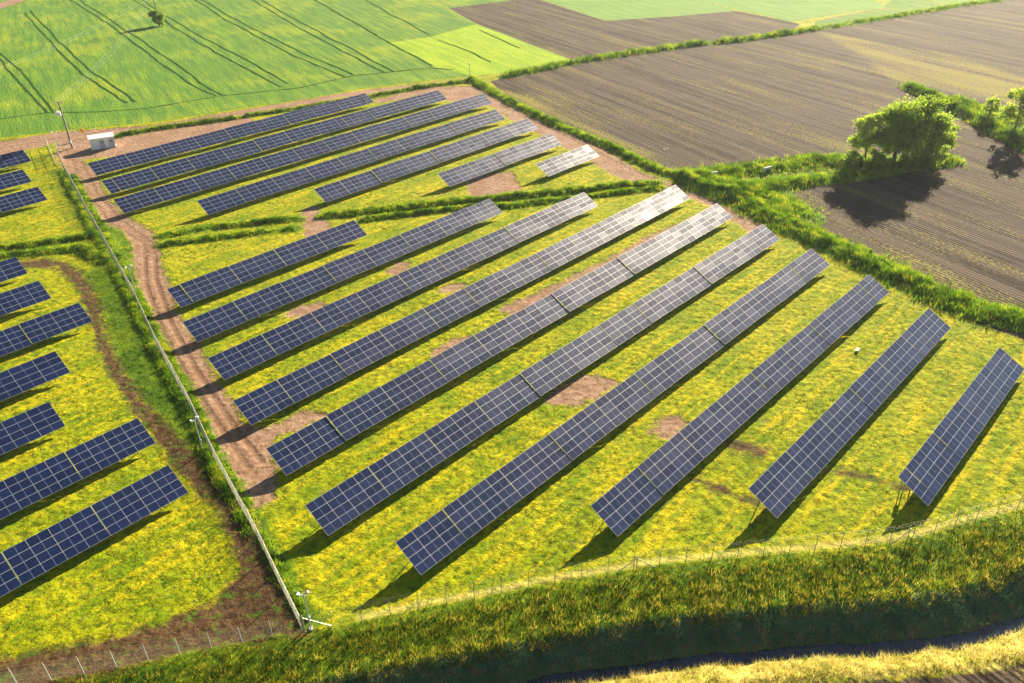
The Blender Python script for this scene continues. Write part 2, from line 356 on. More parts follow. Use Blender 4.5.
for d in (POLY, ):
    for key in d: d[key] = [P2(p) for p in d[key]]
LUSH_POLY = [P2(p) for p in LUSH_POLY]
LINES = {k_: [(P2(p), w) for p, w in v] for k_, v in LINES.items()}
STRIPS = [(P2(p), w, r, h, n, kd) for p, w, r, h, n, kd in STRIPS]

def bank_d(X, Y):
    d, s = line_dist(X, Y, CREST); d = d * s          # + on the camera side of the crest
    k = 1 + np.clip((X + 13) / 63, 0, 1) * .24
    return d / k
def zfun(X, Y, relief=True):
    d = bank_d(X, Y)
    wob = (fnoise(X * .35, Y * .35, 31) - .5) * .9
    z = np.interp(d + wob * np.clip(d - 1, 0, 1), [0, 1.0, 5.0, 7.8, 8.1, 8.7, 9.1, 10.9, 13, 40], [0, .02, -.25, -2.05, -2.5, -2.5, -2.05, -1.15, -1.0, -1.0])
    for L, w, r, h, n, kd in STRIPS:
        lo = L.min(0) - 8; hi = L.max(0) + 8
        k = (X > lo[0]) & (X < hi[0]) & (Y > lo[1]) & (Y < hi[1])
        if k.any():
            dd, _ = line_dist(X[k], Y[k], L); z[k] += r * np.clip(1.25 - dd / w, 0, 1) ** 1.0 * (.6 + .8 * vnoise(X[k] * .5, Y[k] * .5, 9))
    if relief:
        fade = np.clip((150 - Y) / 30, 0.25, 1)
        z = z + (fnoise(X * 2.2, Y * 2.2, 3, 3) - .5) * .26 * fade + (fnoise(X * .08, Y * .08, 5, 2) - .5) * .25
    return z
def masks(X, Y):
    A = {}
    for key in ('soil', 'crop', 'lime', 'mint', 'weed', 'dirt', 'dark'):
        A[key] = umax(*[poly_sd(X, Y, p) for p in POLY[key]])
    A['wheel'] = np.full(X.shape, -9.); A['rut'] = np.full(X.shape, -9.)
    for key, v in LINES.items():
        if key == 'straw': continue
        A[key] = umax(A[key], *[w - line_dist(X, Y, p)[0] for p, w in v])
    A['lush'] = umax(*[poly_sd(X, Y, p) for p in LUSH_POLY], *[w + .8 - line_dist(X, Y, L)[0] for L, w, *_ in STRIPS])
    d = bank_d(X, Y)
    sand = (fnoise(X * .5, Y * .5, 77) - .5) * 1.0
    A['lush'] = umax(A['lush'], np.minimum(d - .0, 6.2 - d))
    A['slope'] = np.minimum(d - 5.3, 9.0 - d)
    A['straw'] = np.minimum(d - 8.9, 11.5 - d + sand)
    A['soil'] = umax(A['soil'], d - 11.6 + sand)
    A['straw'] = umax(A['straw'], *[w - line_dist(X, Y, p)[0] for p, w in LINES['straw']])
    for l in ('soil', 'crop', 'dirt'):   # the strips of tall grass lie over the fields
        A[l] = np.minimum(A[l], 1.0 * np.maximum(-A['lush'], -9) + .2)
    return A
terrain = terrain_material()
def grid(x0, x1, y0, y1, s):
    nx = int(round((x1 - x0) / s)) + 1; ny = int(round((y1 - y0) / s)) + 1
    X, Y = np.meshgrid(np.linspace(x0, x1, nx), np.linspace(y0, y1, ny)); X = X.ravel(); Y = Y.ravel()
    i = np.arange(nx * ny).reshape(ny, nx)
    F = np.stack([i[:-1, :-1], i[:-1, 1:], i[1:, 1:], i[1:, :-1]], -1).reshape(-1, 4)
    return X, Y, F
Vx, Vy, Fs, off = [], [], [], 0
for a in ((-76, 86, 28, 126, .3), (-166, 176, 126, 266, .8), (-350, 350, 266, 506, 2.0), (-350, -166, 28, 266, 8), (176, 350, 28, 266, 8), (-166, -76, 28, 126, 2), (86, 176, 28, 126, 2), (-350, 350, -120, 28, 10),
          (-3000, -350, -120, 506, 150), (350, 3000, -120, 506, 150), (-3000, 3000, 506, 6000, 300), (-3000, 3000, -2500, -120, 300)):
    X, Y, F = grid(*a); Vx.append(X); Vy.append(Y); Fs.append(F + off); off += len(X)
X = np.concatenate(Vx); Y = np.concatenate(Vy); F = np.vstack(Fs)
A = masks(X, Y); wz = np.where(np.maximum(A['dirt'], A['soil']) > -.3, .25, 1.0); Z = zfun(X, Y) * wz + zfun(X, Y, False) * (1 - wz)
far = (np.abs(X) > 349) | (Y > 505) | (Y < -119)
for key in A: A[key] = np.clip(A[key], -4, 4)
A['soil'] = np.where(far & (Y > 30), 3, A['soil'])
cx, cy = X[F].mean(1), Y[F].mean(1)
Af = {k_: A[k_][F].mean(1) for k_ in A}; db = bank_d(cx, cy)
cls = np.zeros(len(F), int)                      # 0 ground
cls[Af['soil'] > 0] = 1; cls[Af['crop'] > 0] = 2; cls[(Af['dirt'] > 0) | (Af['dark'] > 0)] = 3; cls[(db > .2) & (db < 11.6)] = 4
V = np.stack([X, Y, Z], -1)
for ci, nm in enumerate(('ground', 'ploughed_field', 'crop_field', 'dirt_track', 'ditch_bank')):
    f = F[cls == ci]; u, inv = np.unique(f, return_inverse=True)
    me = np_mesh(nm, V[u], inv.reshape(-1, 4), {k_: A[k_][u] for k_ in A})
    o = link_mesh(nm, me, terrain); tag(o, kind='structure'); me.shade_smooth()

# water in the ditch
wm_ = NB('dark_water'); wm_.b.inputs['Base Color'].default_value = (.006, .012, .02, 1); wm_.b.inputs['Roughness'].default_value = .12
wp = wm_.n('ShaderNodeNewGeometry').outputs['Position']; wm_.bump(wm_.noise(wp, 2.5, 3), .15, .05)
def offset_line(L, d):
    L = np.array(L, float); out = []
    for i in range(len(L)):
        t = L[min(i + 1, len(L) - 1)] - L[max(i - 1, 0)]; t /= np.hypot(*t)
        k = 1 + min(max((L[i][0] + 13) / 63, 0), 1) * .24
        out.append(L[i] + np.array([t[1], -t[0]]) * d * k)
    return out
a_ = offset_line(CREST, 6.6); b_ = offset_line(CREST, 10.2); mbw = MB()
for i in range(len(a_) - 1):
    q = len(mbw.v); mbw.v += [Vector((*a_[i], -2.12)), Vector((*b_[i], -2.12)), Vector((*b_[i + 1], -2.12)), Vector((*a_[i + 1], -2.12))]
    mbw.f.append((q, q + 1, q + 2, q + 3)); mbw.m.append(0)
tag(mbw.build('ditch_water', wm_.mat), kind='structure')

# wheel tracks pressed into the crop: narrow sheets above it, soil plus painted groove shade
wk = NB('wheel_track_soil_shade'); wp = wk.n('ShaderNodeNewGeometry').outputs['Position']; wk.plug(wk.b.inputs['Base Color'], wk.mix(wk.ramp(wk.noise(wp, .8, 4), .4, .6), WHEEL, CROP_D)); wk.b.inputs['Roughness'].default_value = 1; wk.b.inputs['Specular IOR Level'].default_value = .0
wmb = MB()
for L, hw in LINES['wheel']:
    seg = np.hypot(*np.diff(L, axis=0).T); cs = np.concatenate([[0], np.cumsum(seg)]); n = int(cs[-1] / 1.5) + 2
    S = np.linspace(0, cs[-1], n); x = np.interp(S, cs, L[:, 0]); y = np.interp(S, cs, L[:, 1])
    x = x + (fnoise(S * .05, S * 0 + L[0, 0], 71) - .5) * 2; tx, ty = np.gradient(x), np.gradient(y); q = np.hypot(tx, ty); tx /= q; ty /= q
    w = .55 * hw * np.clip(.3 + 1.4 * fnoise(S * .3, S * 0 + L[0, 1], 72), .15, 1.2)
    za = zfun(x + ty * w, y - tx * w) + .06; zb = zfun(x - ty * w, y + tx * w) + .06
    b = len(wmb.v)
    for i in range(n): wmb.v += [Vector((x[i] + ty[i] * w[i], y[i] - tx[i] * w[i], za[i])), Vector((x[i] - ty[i] * w[i], y[i] + tx[i] * w[i], zb[i]))]
    for i in range(n - 1): wmb.f.append((b + 2 * i, b + 2 * i + 2, b + 2 * i + 3, b + 2 * i + 1)); wmb.m.append(0)
tag(wmb.build('wheel_tracks', wk.mat), kind='structure')

# ------------------------------------------------------------------ grass blades
def blades(name, px, py, h, w, tint, mat, label, lean=.5, cat='grass', clump=1, spread=.12):
    """one mesh of single blades; px,py are blade centres"""
    n = len(px) * clump
    px = np.repeat(px, clump); py = np.repeat(py, clump); h = np.repeat(h, clump) * rng.uniform(.55, 1.15, n); tint = np.repeat(tint, clump)
    an = rng.uniform(0, 2 * np.pi, n); r = rng.uniform(0, 1, n) ** .5
    px = px + np.cos(an) * r * spread; py = py + np.sin(an) * r * spread
    pz = zfun(px, py) - .03
    ba = an + rng.normal(0, .6, n); le = rng.uniform(.1, lean, n) * h
    wa = rng.uniform(0, np.pi, n); ww = w * rng.uniform(.6, 1.3, n)
    V = np.empty((n, 3, 3))
    V[:, 0] = np.stack([px - np.cos(wa) * ww / 2, py - np.sin(wa) * ww / 2, pz], -1)
    V[:, 1] = np.stack([px + np.cos(wa) * ww / 2, py + np.sin(wa) * ww / 2, pz], -1)
    V[:, 2] = np.stack([px + np.cos(ba) * le, py + np.sin(ba) * le, pz + h], -1)
    t = np.clip(tint + rng.normal(0, .10, n), 0, 1)
    me = np_mesh(name, V.reshape(-1, 3), np.arange(n * 3).reshape(-1, 3), {'tint': np.repeat(t, 3)})
    o = link_mesh(name, me, mat); tag(o, label, cat, kind='stuff'); return o
lawn_mat = leaf_mat('lawn_blades', [(.04, .12, .001), (.17, .27, .001), (.38, .38, .002), (.74, .53, .13)], .5)
tall_mat = leaf_mat('tall_blades', [(.035, .075, .004), (.10, .15, .005), (.30, .30, .010), (.62, .50, .07)], .5)
lush_mat = leaf_mat('lush_blades', [(.05, .10, .006), (.10, .22, .006), (.24, .38, .010), (.46, .47, .03)], .5)
slope_mat = leaf_mat('slope_blades', [(.05, .15, .06), (.12, .26, .12), (.34, .33, .16)], .35)  # green lifted and blued to paint in skylight on the shaded slope
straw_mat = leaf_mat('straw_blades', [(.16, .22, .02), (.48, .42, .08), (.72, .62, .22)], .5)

# mown grass between the rows
def scatter(x0, x1, y0, y1, dens):
    n = int((x1 - x0) * (y1 - y0) * dens); return rng.uniform(x0, x1, n), rng.uniform(y0, y1, n)
HAYL = [P2(q) for q in ([(-5, 617), (45, 592), (80, 572), (105, 555), (140, 532), (178, 514)], [(58, 618), (95, 600), (118, 583), (150, 567), (172, 555)], [(95, 632), (130, 610), (160, 592), (195, 576)], [(0, 536), (40, 512), (80, 492), (115, 470)], [(60, 430), (95, 405), (125, 385)])]
def site_grass(name, box, dens, h0, w, label, clump):
    x, y = scatter(*box, dens); A = masks(x, y)
    vis = (np.abs(x) < y * .78 + 12)
    rows = fnoise((x * math.cos(ROW_AZ) + y * math.sin(ROW_AZ)) * .12, (-x * math.sin(ROW_AZ) + y * math.cos(ROW_AZ)) * .8, 21)
    fine = fnoise((x * math.cos(ROW_AZ) + y * math.sin(ROW_AZ)) * .3, (-x * math.sin(ROW_AZ) + y * math.cos(ROW_AZ)) * 2.6, 24)
    rows = .55 * rows + .45 * fine
    nn = .5 * fnoise(x * .4, y * .4, 22) + .5 * fnoise(x * 3.2, y * 3.2, 23)
    hay = np.min([line_dist(x, y, q)[0] for q in HAYL], 0)
    jit = (fnoise(x * 1.3, y * 1.3, 40) - .5) * 2.4
    ok = vis & (A['dirt'] + jit < .1) & ((A['dark'] + jit < .0) | ((rng.random(len(x)) < .18) & (nn > .53))) & (A['soil'] < 0) & (A['crop'] < 0) & (bank_d(x, y) < .2) & (rng.random(len(x)) < -.45 + 2.2 * nn)
    lush = np.clip(A['lush'] * .5 + .5, 0, 1)
    x, y, hay, nn, rows, lush = (q[ok] for q in (x, y, hay, nn, rows, lush)); ok = slice(None); tint = np.clip(.42 + 2.5 * (rows[ok] - .48) + 1.1 * (fnoise(x * .06, y * .06, 29) - .5) + .10 * np.clip(x / 50, -1.5, 1) - .20 * np.clip((95 - y) / 35, 0, 1) + .22 * np.clip((y - 90) / 50, 0, 1) + .7 * (hay < .3 + .5 * (nn - .5)) - .22 * lush[ok] - (nn[ok] - .5) * 1.2, 0, 1)
    h = h0 * (1 + .8 * lush[ok]) * (.2 + 1.9 * nn[ok])
    return blades(name, x, y, h, w, tint, lawn_mat, label, .7, clump=clump, spread=.16)
site_grass('meadow_grass', (-76, 86, 40, 126), 9, .16, .045, 'short mown yellow green grass between the near rows', 4)
site_grass('meadow_grass', (-130, 90, 126, 245), 3, .24, .09, 'short mown yellow green grass around the far rows', 3)
# tall grass below the perimeter fence, ditch side, straw bank
x, y = scatter(-60, 75, 33, 76, 30); d = bank_d(x, y)
nn = .5 * fnoise(x * .8, y * .8, 51) + .5 * fnoise(x * 3, y * 3, 57)
k = (d > .1) & (d < 6.0) & (rng.random(len(x)) < -.3 + 1.9 * nn) & (np.abs(x) < 62)
blades('tall_grass', x[k], y[k], .15 + .75 * nn[k] * np.clip(d[k] * .8, .2, 1), .055, np.clip(.42 + 2.6 * (fnoise(x[k] * 2.8, y[k] * 2.8, 52) - .5) + .18 * (d[k] > 4.0), 0, 1), tall_mat,  # tint raised past the crest: sunlit lower edge painted into the blades
       'rank tussocky green and gold grass on the crest below the long curved fence', .55, clump=4, spread=.25)
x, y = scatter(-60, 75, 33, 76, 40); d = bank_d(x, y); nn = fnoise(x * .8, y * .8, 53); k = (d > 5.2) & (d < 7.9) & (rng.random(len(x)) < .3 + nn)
blades('ditch_grass', x[k], y[k], .2 + .5 * nn[k], .06, np.clip(.4 + 2.2 * (fnoise(x[k] * .9, y[k] * .9, 54) - .5), 0, 1), slope_mat, 'grass on the shaded side of the ditch, blue skylight tinted into its green', .9, clump=3)
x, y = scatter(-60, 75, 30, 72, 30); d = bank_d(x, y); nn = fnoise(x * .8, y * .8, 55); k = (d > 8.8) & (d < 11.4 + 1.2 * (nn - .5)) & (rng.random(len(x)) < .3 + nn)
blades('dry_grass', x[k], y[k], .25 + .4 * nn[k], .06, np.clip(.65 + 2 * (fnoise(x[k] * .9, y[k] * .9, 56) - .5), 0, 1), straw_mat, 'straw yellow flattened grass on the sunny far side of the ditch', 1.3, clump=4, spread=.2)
# strips of tall grass along ditches, tracks and field edges
for grp, lab in (('a', 'bright green tall grass in ragged strips along the small drains'), ('b', 'dense green scrubby grass on the banks around the solar field')):
    xs, ys, hs, ts = [], [], [], []
    for L, w, r, h, n, kd in STRIPS:
        if kd != grp: continue
        seg = np.hypot(*np.diff(L, axis=0).T); tot = seg.sum(); N = int(tot * 2.6 * w * n * .55)
        s = rng.uniform(0, tot, N); cs = np.concatenate([[0], np.cumsum(seg)])
        cxn = np.interp(s, cs, L[:, 0]); cyn = np.interp(s, cs, L[:, 1])
        x = cxn + rng.normal(0, w * .62, N); y = cyn + rng.normal(0, w * .62, N)
        nn = .5 * fnoise(x * .3, y * .3, 61) + .5 * fnoise(x * 1.2, y * 1.2, 66); k = rng.random(N) < -.75 + 3.0 * nn
        xs.append(x[k]); ys.append(y[k]); hs.append(h * (-.2 + 2.2 * nn[k])); ts.append(np.clip(.42 + 2.4 * (fnoise(x[k] * .9, y[k] * .9, 62) - .5), 0, 1))
    blades('tall_grass', np.concatenate(xs), np.concatenate(ys), np.concatenate(hs), .13, np.concatenate(ts), lush_mat, lab, .6, clump=4, spread=.3)

exec_marker = 1
# ------------------------------------------------------------------ solar rows
TILT = 0.4878936; SL = 4.06
alu = simple('aluminium_frame', (.55, .56, .60), .45, .4, .05)
steel = simple('galvanised_steel', (.38, .38, .38), .5, .6, .15, 3)
back_mat = simple('module_backsheet', (.5, .5, .5), .6, 0, .03)
def glass_mat(name='solar_glass', cw=.28, cr=.43):
    k = NB(name); tc = k.n('ShaderNodeTexCoord').outputs['Object']; oi = k.n('ShaderNodeObjectInfo').outputs['Random']
    x = k.sep(tc, 0); y = k.sep(tc, 1)
    def lines(v, pitch, wd):
        f = k.math('ABSOLUTE', k.math('SUBTRACT', k.math('FRACT', k.math('DIVIDE', v, pitch)), .5)); return k.ramp(f, .5 - wd / pitch, .5 - wd / pitch * .4)
    g = k.math('MAXIMUM', lines(x, .1592, .006), lines(y, .157, .006))
    c = k.mix(oi, CELL_A, CELL_B)
    c = k.mix(k.math('MULTIPLY', g, .16), c, (.20, .25, .40))
    mid = k.ramp(k.math('ABSOLUTE', x), .034, .026)
    c = k.mix(k.math('MULTIPLY', mid, .30), c, (.40, .45, .60))
    k.plug(k.b.inputs['Base Color'], c); k.plug(k.b.inputs['Roughness'], k.math('MULTIPLY_ADD', oi, .08, .14)); k.b.inputs['Specular IOR Level'].default_value = .42
    k.plug(k.b.inputs['Coat Weight'], k.math('MULTIPLY_ADD', oi, .15, cw)); k.b.inputs['Coat Roughness'].default_value = cr; k.b.inputs['Coat IOR'].default_value = 1.4
    return k.mat
CELL_A = (.002, .010, .046); CELL_B = (.003, .014, .068)
glass = glass_mat(); glass_dusty = glass_mat('dusty_solar_glass', .42, .44)
_mod_cache = {}
def module_mesh(w, h, dusty=False):
    key = (round(w, 3), round(h, 3), dusty)
    if key in _mod_cache: return _mod_cache[key]
    mb = MB(); fr = .016; t = .035; zt = t
    for c, s in (((0, h / 2 - fr / 2, t / 2), (w, fr, t)), ((0, -h / 2 + fr / 2, t / 2), (w, fr, t)), ((w / 2 - fr / 2, 0, t / 2), (fr, h - 2 * fr, t)), ((-w / 2 + fr / 2, 0, t / 2), (fr, h - 2 * fr, t))): mb.box(c, s, mi=1)
    b = len(mb.v); x, y = w / 2 - fr, h / 2 - fr
    mb.v += [Vector((-x, -y, t - .006)), Vector((x, -y, t - .006)), Vector((x, y, t - .006)), Vector((-x, y, t - .006))]; mb.f.append((b, b + 1, b + 2, b + 3)); mb.m.append(0)
    b = len(mb.v); mb.v += [Vector((-x, -y, .004)), Vector((x, -y, .004)), Vector((x, y, .004)), Vector((-x, y, .004))]; mb.f.append((b + 3, b + 2, b + 1, b)); mb.m.append(2)
    me = mb.mesh('solar_module', [glass_dusty if dusty else glass, alu, back_mat]); _mod_cache[key] = me; return me
_tab_cache = {}
def table_mesh(w):
    key = round(w, 3)
    if key in _tab_cache: return _tab_cache[key]
    mb = MB()
    for yy in (.45, 1.5, 2.55, 3.6): mb.box((w / 2, yy, -.045), (w - .1, .06, .08))
    n = max(1, round(w / 4)); 
    for i in range(n):
        xx = (i + .5) * w / n; mb.box((xx, 2.03, -.135), (.07, 3.7, .10))
    me = mb.mesh('mounting_rails', steel); _tab_cache[key] = me; return me
post_front = MB().box((0, 0, -.73), (.08, .10, 1.4)).mesh('support_post', steel)
post_rear = MB().box((0, 0, -1.38), (.08, .10, 2.7)).mesh('support_post', steel)
brace_me = MB().box((0, 0, 0), (.05, .05, 1.9)).mesh('brace', steel)
GR = 'long solar panel rows standing in the grass field'
def solar_row(bl, L, label, from_right=False, N=None, z0=.8, seed=0, az=ROW_AZ, group=GR):
    """bl: plan position of the near left lower corner; L: length"""
    rr = random.Random(seed); N = N or round(L / 2.03); pitch = L / N; gap = .07
    zb = float(zfun(np.array([bl[0]]), np.array([bl[1]]), False)[0])
    root = empty('solar_panel_row', (bl[0], bl[1], 0), az); tag(root, label, 'solar panels', group)
    i = 0; first = N % 4 if from_right else 0; x = 0.0
    ct, st = math.cos(TILT), math.sin(TILT); mh = (SL - .06) / 4
    while i < N:
        n = first if (i == 0 and first) else min(4, N - i)
        w = n * pitch
        dz = rr.uniform(-.05, .05); dt = rr.uniform(-.008, .008); dr = rr.uniform(-.006, .006)
        tb = link_mesh('panel_table', table_mesh(w - gap), None, root); tb.location = (x + gap / 2, 0, z0 + dz); tb.rotation_euler = (TILT + dt, dr, 0)
        mw = (w - gap) / n
        me0 = module_mesh(mw - .016, mh - .010); me1 = module_mesh(mw - .016, mh - .010, True)
        if rr.random() < .2: dust = (rr.choice((2, 2, 1, 4)), rr.choice((0, 0, 2)), rr.choice((4, 3)))
        else: dust = (0, 0, 0)
        for a in range(n):
            for b in range(4):
                me = me1 if (dust[1] <= b < dust[1] + dust[0] and a < dust[2]) else me0
                o = bpy.data.objects.new('solar_module', me); C.objects.link(o); o.parent = tb
                o.location = ((a + .5) * mw, .03 + (b + .5) * mh, 0.0)
                o.rotation_euler = (rr.gauss(0, .0025), rr.gauss(0, .0025), 0)
        npst = max(1, round(w / 4))
        for q in range(npst):
            xx = x + gap / 2 + (q + .5) * (w - gap) / npst + .08
            for me_, yy in ((post_front, .75), (post_rear, 3.2)):
                o = bpy.data.objects.new('support_post', me_); C.objects.link(o); o.parent = root
                o.location = (xx, yy * ct + .1, z0 + dz + yy * st - .22)
            o = bpy.data.objects.new('brace', brace_me); C.objects.link(o); o.parent = root
            o.location = (xx + .09, 1.85 * ct + .1, z0 + dz + 1.85 * st - .62); o.rotation_euler = (R_(-50), 0, 0)
        x += w; i += n
    return root
rows = [
 ((-87.7, 164.8), 74.7, 'first and farthest solar row, its left end just in front of the white kiosk'),
 ((-80.2, 154.1), 92.3, 'second solar row from the far crop field, left end on the dirt lane'),
 ((-73.4, 143.6), 100.5, 'third solar row from the far crop field, longest of the upper block'),
 ((-57.0, 142.4), 81.6, 'fourth solar row from the far crop field, its left end set back over yellow grass'),
 ((-35.8, 147.7), 62.4, 'fifth row of the upper block, starting above the dirt gap in the green drain'),
 ((-12.1, 155.0), 35.4, 'short solar row of the upper block with a bare dirt patch at its left end'),
 ((8.1, 159.9), 17.2, 'shortest solar row, at the far right end of the upper block by the dirt lane'),
 ((-49.9, 106.4), 35.5, 'short first solar row just below the green drain, beside the wide dirt track'),
 ((-44.1, 96.3), 62.1, 'second solar row below the green drain, right end crossing the tall grass strips'),
 ((-37.5, 86.7), 78.8, 'third solar row below the green drain, its lower left corner on the dirt track'),
 ((-31.4, 77.0), 96.1, 'solar row with pale glaring right end where the drain meets the lane'),
 ((-25.1, 67.8), 95.6, 'solar row along the long narrow strip of bare brown earth'),
 ((-18.8, 58.6), 94.9, 'solar row whose near end points at the camera pole in the lower fence corner'),
 ((-9.0, 53.3), 88.2, 'solar row with the lowest near end of all, close above the curved fence'),
 ((10.2, 57.9), 68.6, 'third solar row from the right edge, just past the small bare earth patch'),
 ((26.7, 60.0), 51.1, 'second solar row from the right edge, blue and medium long'),
 ((42.8, 61.5), 34.3, 'rightmost short solar row, standing alone by the right edge'),
]
for i, (bl, L, lab) in enumerate(rows): solar_row(bl, L, lab, seed=i, from_right=(i % 3 == 1))
# rows left of the fence: given by their right end
left = [((32, 161.5), 30, 'farthest solar row left of the fence, close to the field lane'), ((32.5, 182.0), 30, 'second solar row left of the fence from the lane'),
        ((48, 200), 34, 'third solar row left of the fence, longest of the upper left trio'), ((28, 273), 24, 'solar row with only a short end showing beside the start of the dark curved track'),
        ((52, 298.5), 26, 'solar row left of the fence, inside the bend of the dark track'), ((93, 321.5), 34, 'solar row reaching out to the dark curved track, with a shadow bar on its end'),
        ((71, 373), 24, 'solar row left of the fence in the middle of the pale grass'), ((66, 426), 22, 'solar row left of the fence, shorter one above the two long near rows'),
        ((156, 442.5), 34, 'upper of the two long dark rows at the lower left'), ((189, 493), 34, 'nearest solar row at the lower left, the lowest one beside the dark track')]
for i, (px, L, lab) in enumerate(left):
    p = at(px[0], px[1], .8); az = ROW_AZ + R_(.6)
    solar_row((p.x - math.cos(az) * L, p.y - math.sin(az) * L), L, lab, from_right=False, N=int(L / 2.03) // 4 * 4, seed=50 + i, az=az, group='solar panel rows left of the wire fence')

# ------------------------------------------------------------------ fences
fence_mat = simple('galvanised_wire', (.50, .48, .36), .5, .3, .1, 2)
post_mat = simple('concrete_post', (.50, .49, .46), .8, 0, .15, 3)
old_post = simple('weathered_post', (.27, .27, .21), .9, 0, .3, 3)
def fence(pts, name, label, spacing=2.6, H=1.9, corner=True, wire_r=.006, step=.14, seed=0, pm=None, pr=1.0):
    pm = pm or post_mat
    pts = np.array(pts, float); seg = np.hypot(*np.diff(pts, axis=0).T); cs = np.concatenate([[0], np.cumsum(seg)]); tot = cs[-1]
    root = empty('wire_fence', (pts[0][0], pts[0][1], 0)); tag(root, label, 'fence')
    o3 = Vector((pts[0][0], pts[0][1], 0))
    def g(s): 
        x = float(np.interp(s, cs, pts[:, 0])); y = float(np.interp(s, cs, pts[:, 1])); return x, y
    n = int(tot / spacing); rr = random.Random(seed)
    S = np.linspace(0, tot, n + 1); Xp = np.interp(S, cs, pts[:, 0]); Yp = np.interp(S, cs, pts[:, 1]); Zp = zfun(Xp, Yp, False)
    for x, y, z in zip(Xp, Yp, Zp):
        mb = MB(); lx, ly = rr.gauss(0, .02), rr.gauss(0, .02)
        mb.tube((0, 0, -.3), (lx, ly, H + .12), .045 * pr, .04 * pr, 6)
        mb.tube((lx, ly, H + .12), (lx * 2 + .02, ly * 2, H + .42), .022, .018, 5)
        o = mb.build('fence_post', pm, root); o.location = Vector((x, y, z)) - o3
    # woven mesh: every wire is real
    w = MB(); s_ = np.arange(0, tot - step, step)
    def wires(dirn):
        s0 = s_ if dirn > 0 else s_ + H; s1 = s0 + dirn * H
        k = (s1 >= 0) & (s1 <= tot) & (s0 <= tot); return s0[k], s1[k]
    VV = []; 
    for dr in (1, -1):
        a, b = wires(dr)
        xa, ya = np.interp(a, cs, pts[:, 0]), np.interp(a, cs, pts[:, 1]); xb, yb = np.interp(b, cs, pts[:, 0]), np.interp(b, cs, pts[:, 1])
        za = zfun(xa, ya, False); zb = zfun(xb, yb, False)
        VV.append((np.stack([xa, ya, za + .04], -1), np.stack([xb, yb, zb + H], -1)))
    for hh in (.04, H * .33, H * .66, H, H + .2, H + .38):
        VV.append((np.stack([Xp[:-1], Yp[:-1], Zp[:-1] + hh], -1), np.stack([Xp[1:], Yp[1:], Zp[1:] + hh], -1)))
    A0 = np.vstack([v[0] for v in VV]); B0 = np.vstack([v[1] for v in VV]); rad = np.concatenate([np.full(len(v[0]), wire_r if i < 2 else wire_r * 1.5) for i, v in enumerate(VV)])[:, None]
    D = B0 - A0; D /= np.linalg.norm(D, axis=1)[:, None]; up = np.cross(D, np.array([.3, .2, .93])); up /= np.linalg.norm(up, axis=1)[:, None]; W = np.cross(D, up)
    ring = [(math.cos(t), math.sin(t)) for t in (0, 2.094, 4.189)]
    Vt = np.stack([A0 + (up * c + W * s) * rad for c, s in ring] + [B0 + (up * c + W * s) * rad for c, s in ring], 1)
    m_ = len(A0); base = (np.arange(m_) * 6)[:, None]
    Fq = np.concatenate([base + np.array([[0, 1, 4, 3]]), base + np.array([[1, 2, 5, 4]]), base + np.array([[2, 0, 3, 5]])])
    me = np_mesh('wire_mesh', Vt.reshape(-1, 3) - np.array(o3), Fq); link_mesh('wire_mesh', me, fence_mat, root)
    return root
fence(FENCE_W, 'west', 'long straight wire fence seen edge on, running beside the wide dirt track', wire_r=.0065, step=.14, seed=1)
south = P2(fence_S); fs = fence(np.vstack([south, [(62, 65)]]), 'south', 'long curved wire fence along the near edge of the mown grass', wire_r=.0014, step=.2, seed=2, pm=old_post, pr=.75)
fence(np.vstack([P2([(303, 632), (71, 676)]), [(-60, 39.2)]]), 'southwest', 'wire fence with thin grey posts at the lower left corner, on dark soil', wire_r=.003, step=.18, seed=3)
def fence_brace(px, label, d, both=False):
    p = at(*px); mb = MB(); mb.tube((0, 0, 0), (0, 0, 1.9), .05, .05, 6)
    mb.tube((0, 0, 1.6), (d[0], d[1], .05), .04, .04, 6)
    if both: mb.tube((0, 0, 1.6), (-d[0], -d[1], .05), .04, .04, 6)
    z = float(zfun(np.array([p.x]), np.array([p.y]), False)[0])
    o = mb.build('fence_brace', fence_mat); o.location = (p.x + .05, p.y + .1, z); tag(o, label, 'fence brace', 'slanting braces of the near fence')
fence_brace((304, 631), 'pale slanting brace at the fence corner beside the camera pole', (2.4, .35))
fence_brace((636, 571), 'pale two sided brace in the middle of the curved fence', (1.9, .3), True)
fence_brace((906, 543), 'pale two sided brace in the curved fence below the rightmost row', (1.8, .45), True)

# gate by the lane
g0 = at(48, 146); g1 = at(56, 166); gr = empty('metal_gate', g0); tag(gr, 'pale metal gate leaf standing open beside the field lane', 'gate')
dv = (g1 - g0); gm = MB()
for h in (.15, 1.0, 1.85): gm.tube((0, 0, h), dv + Vector((0, 0, h)), .035, .035, 6)
for t in (0, .25, .5, .75, 1): gm.tube(dv * t + Vector((0, 0, .15)), dv * t + Vector((0, 0, 1.85)), .03, .03, 6)
gm.build('gate_frame', fence_mat, gr)
for t in (0, 1): MB().tube(dv * t + Vector((0, .12, -.2)), dv * t + Vector((0, .12, 2.3)), .08, .08, 8).build('gate_post', post_mat, gr)

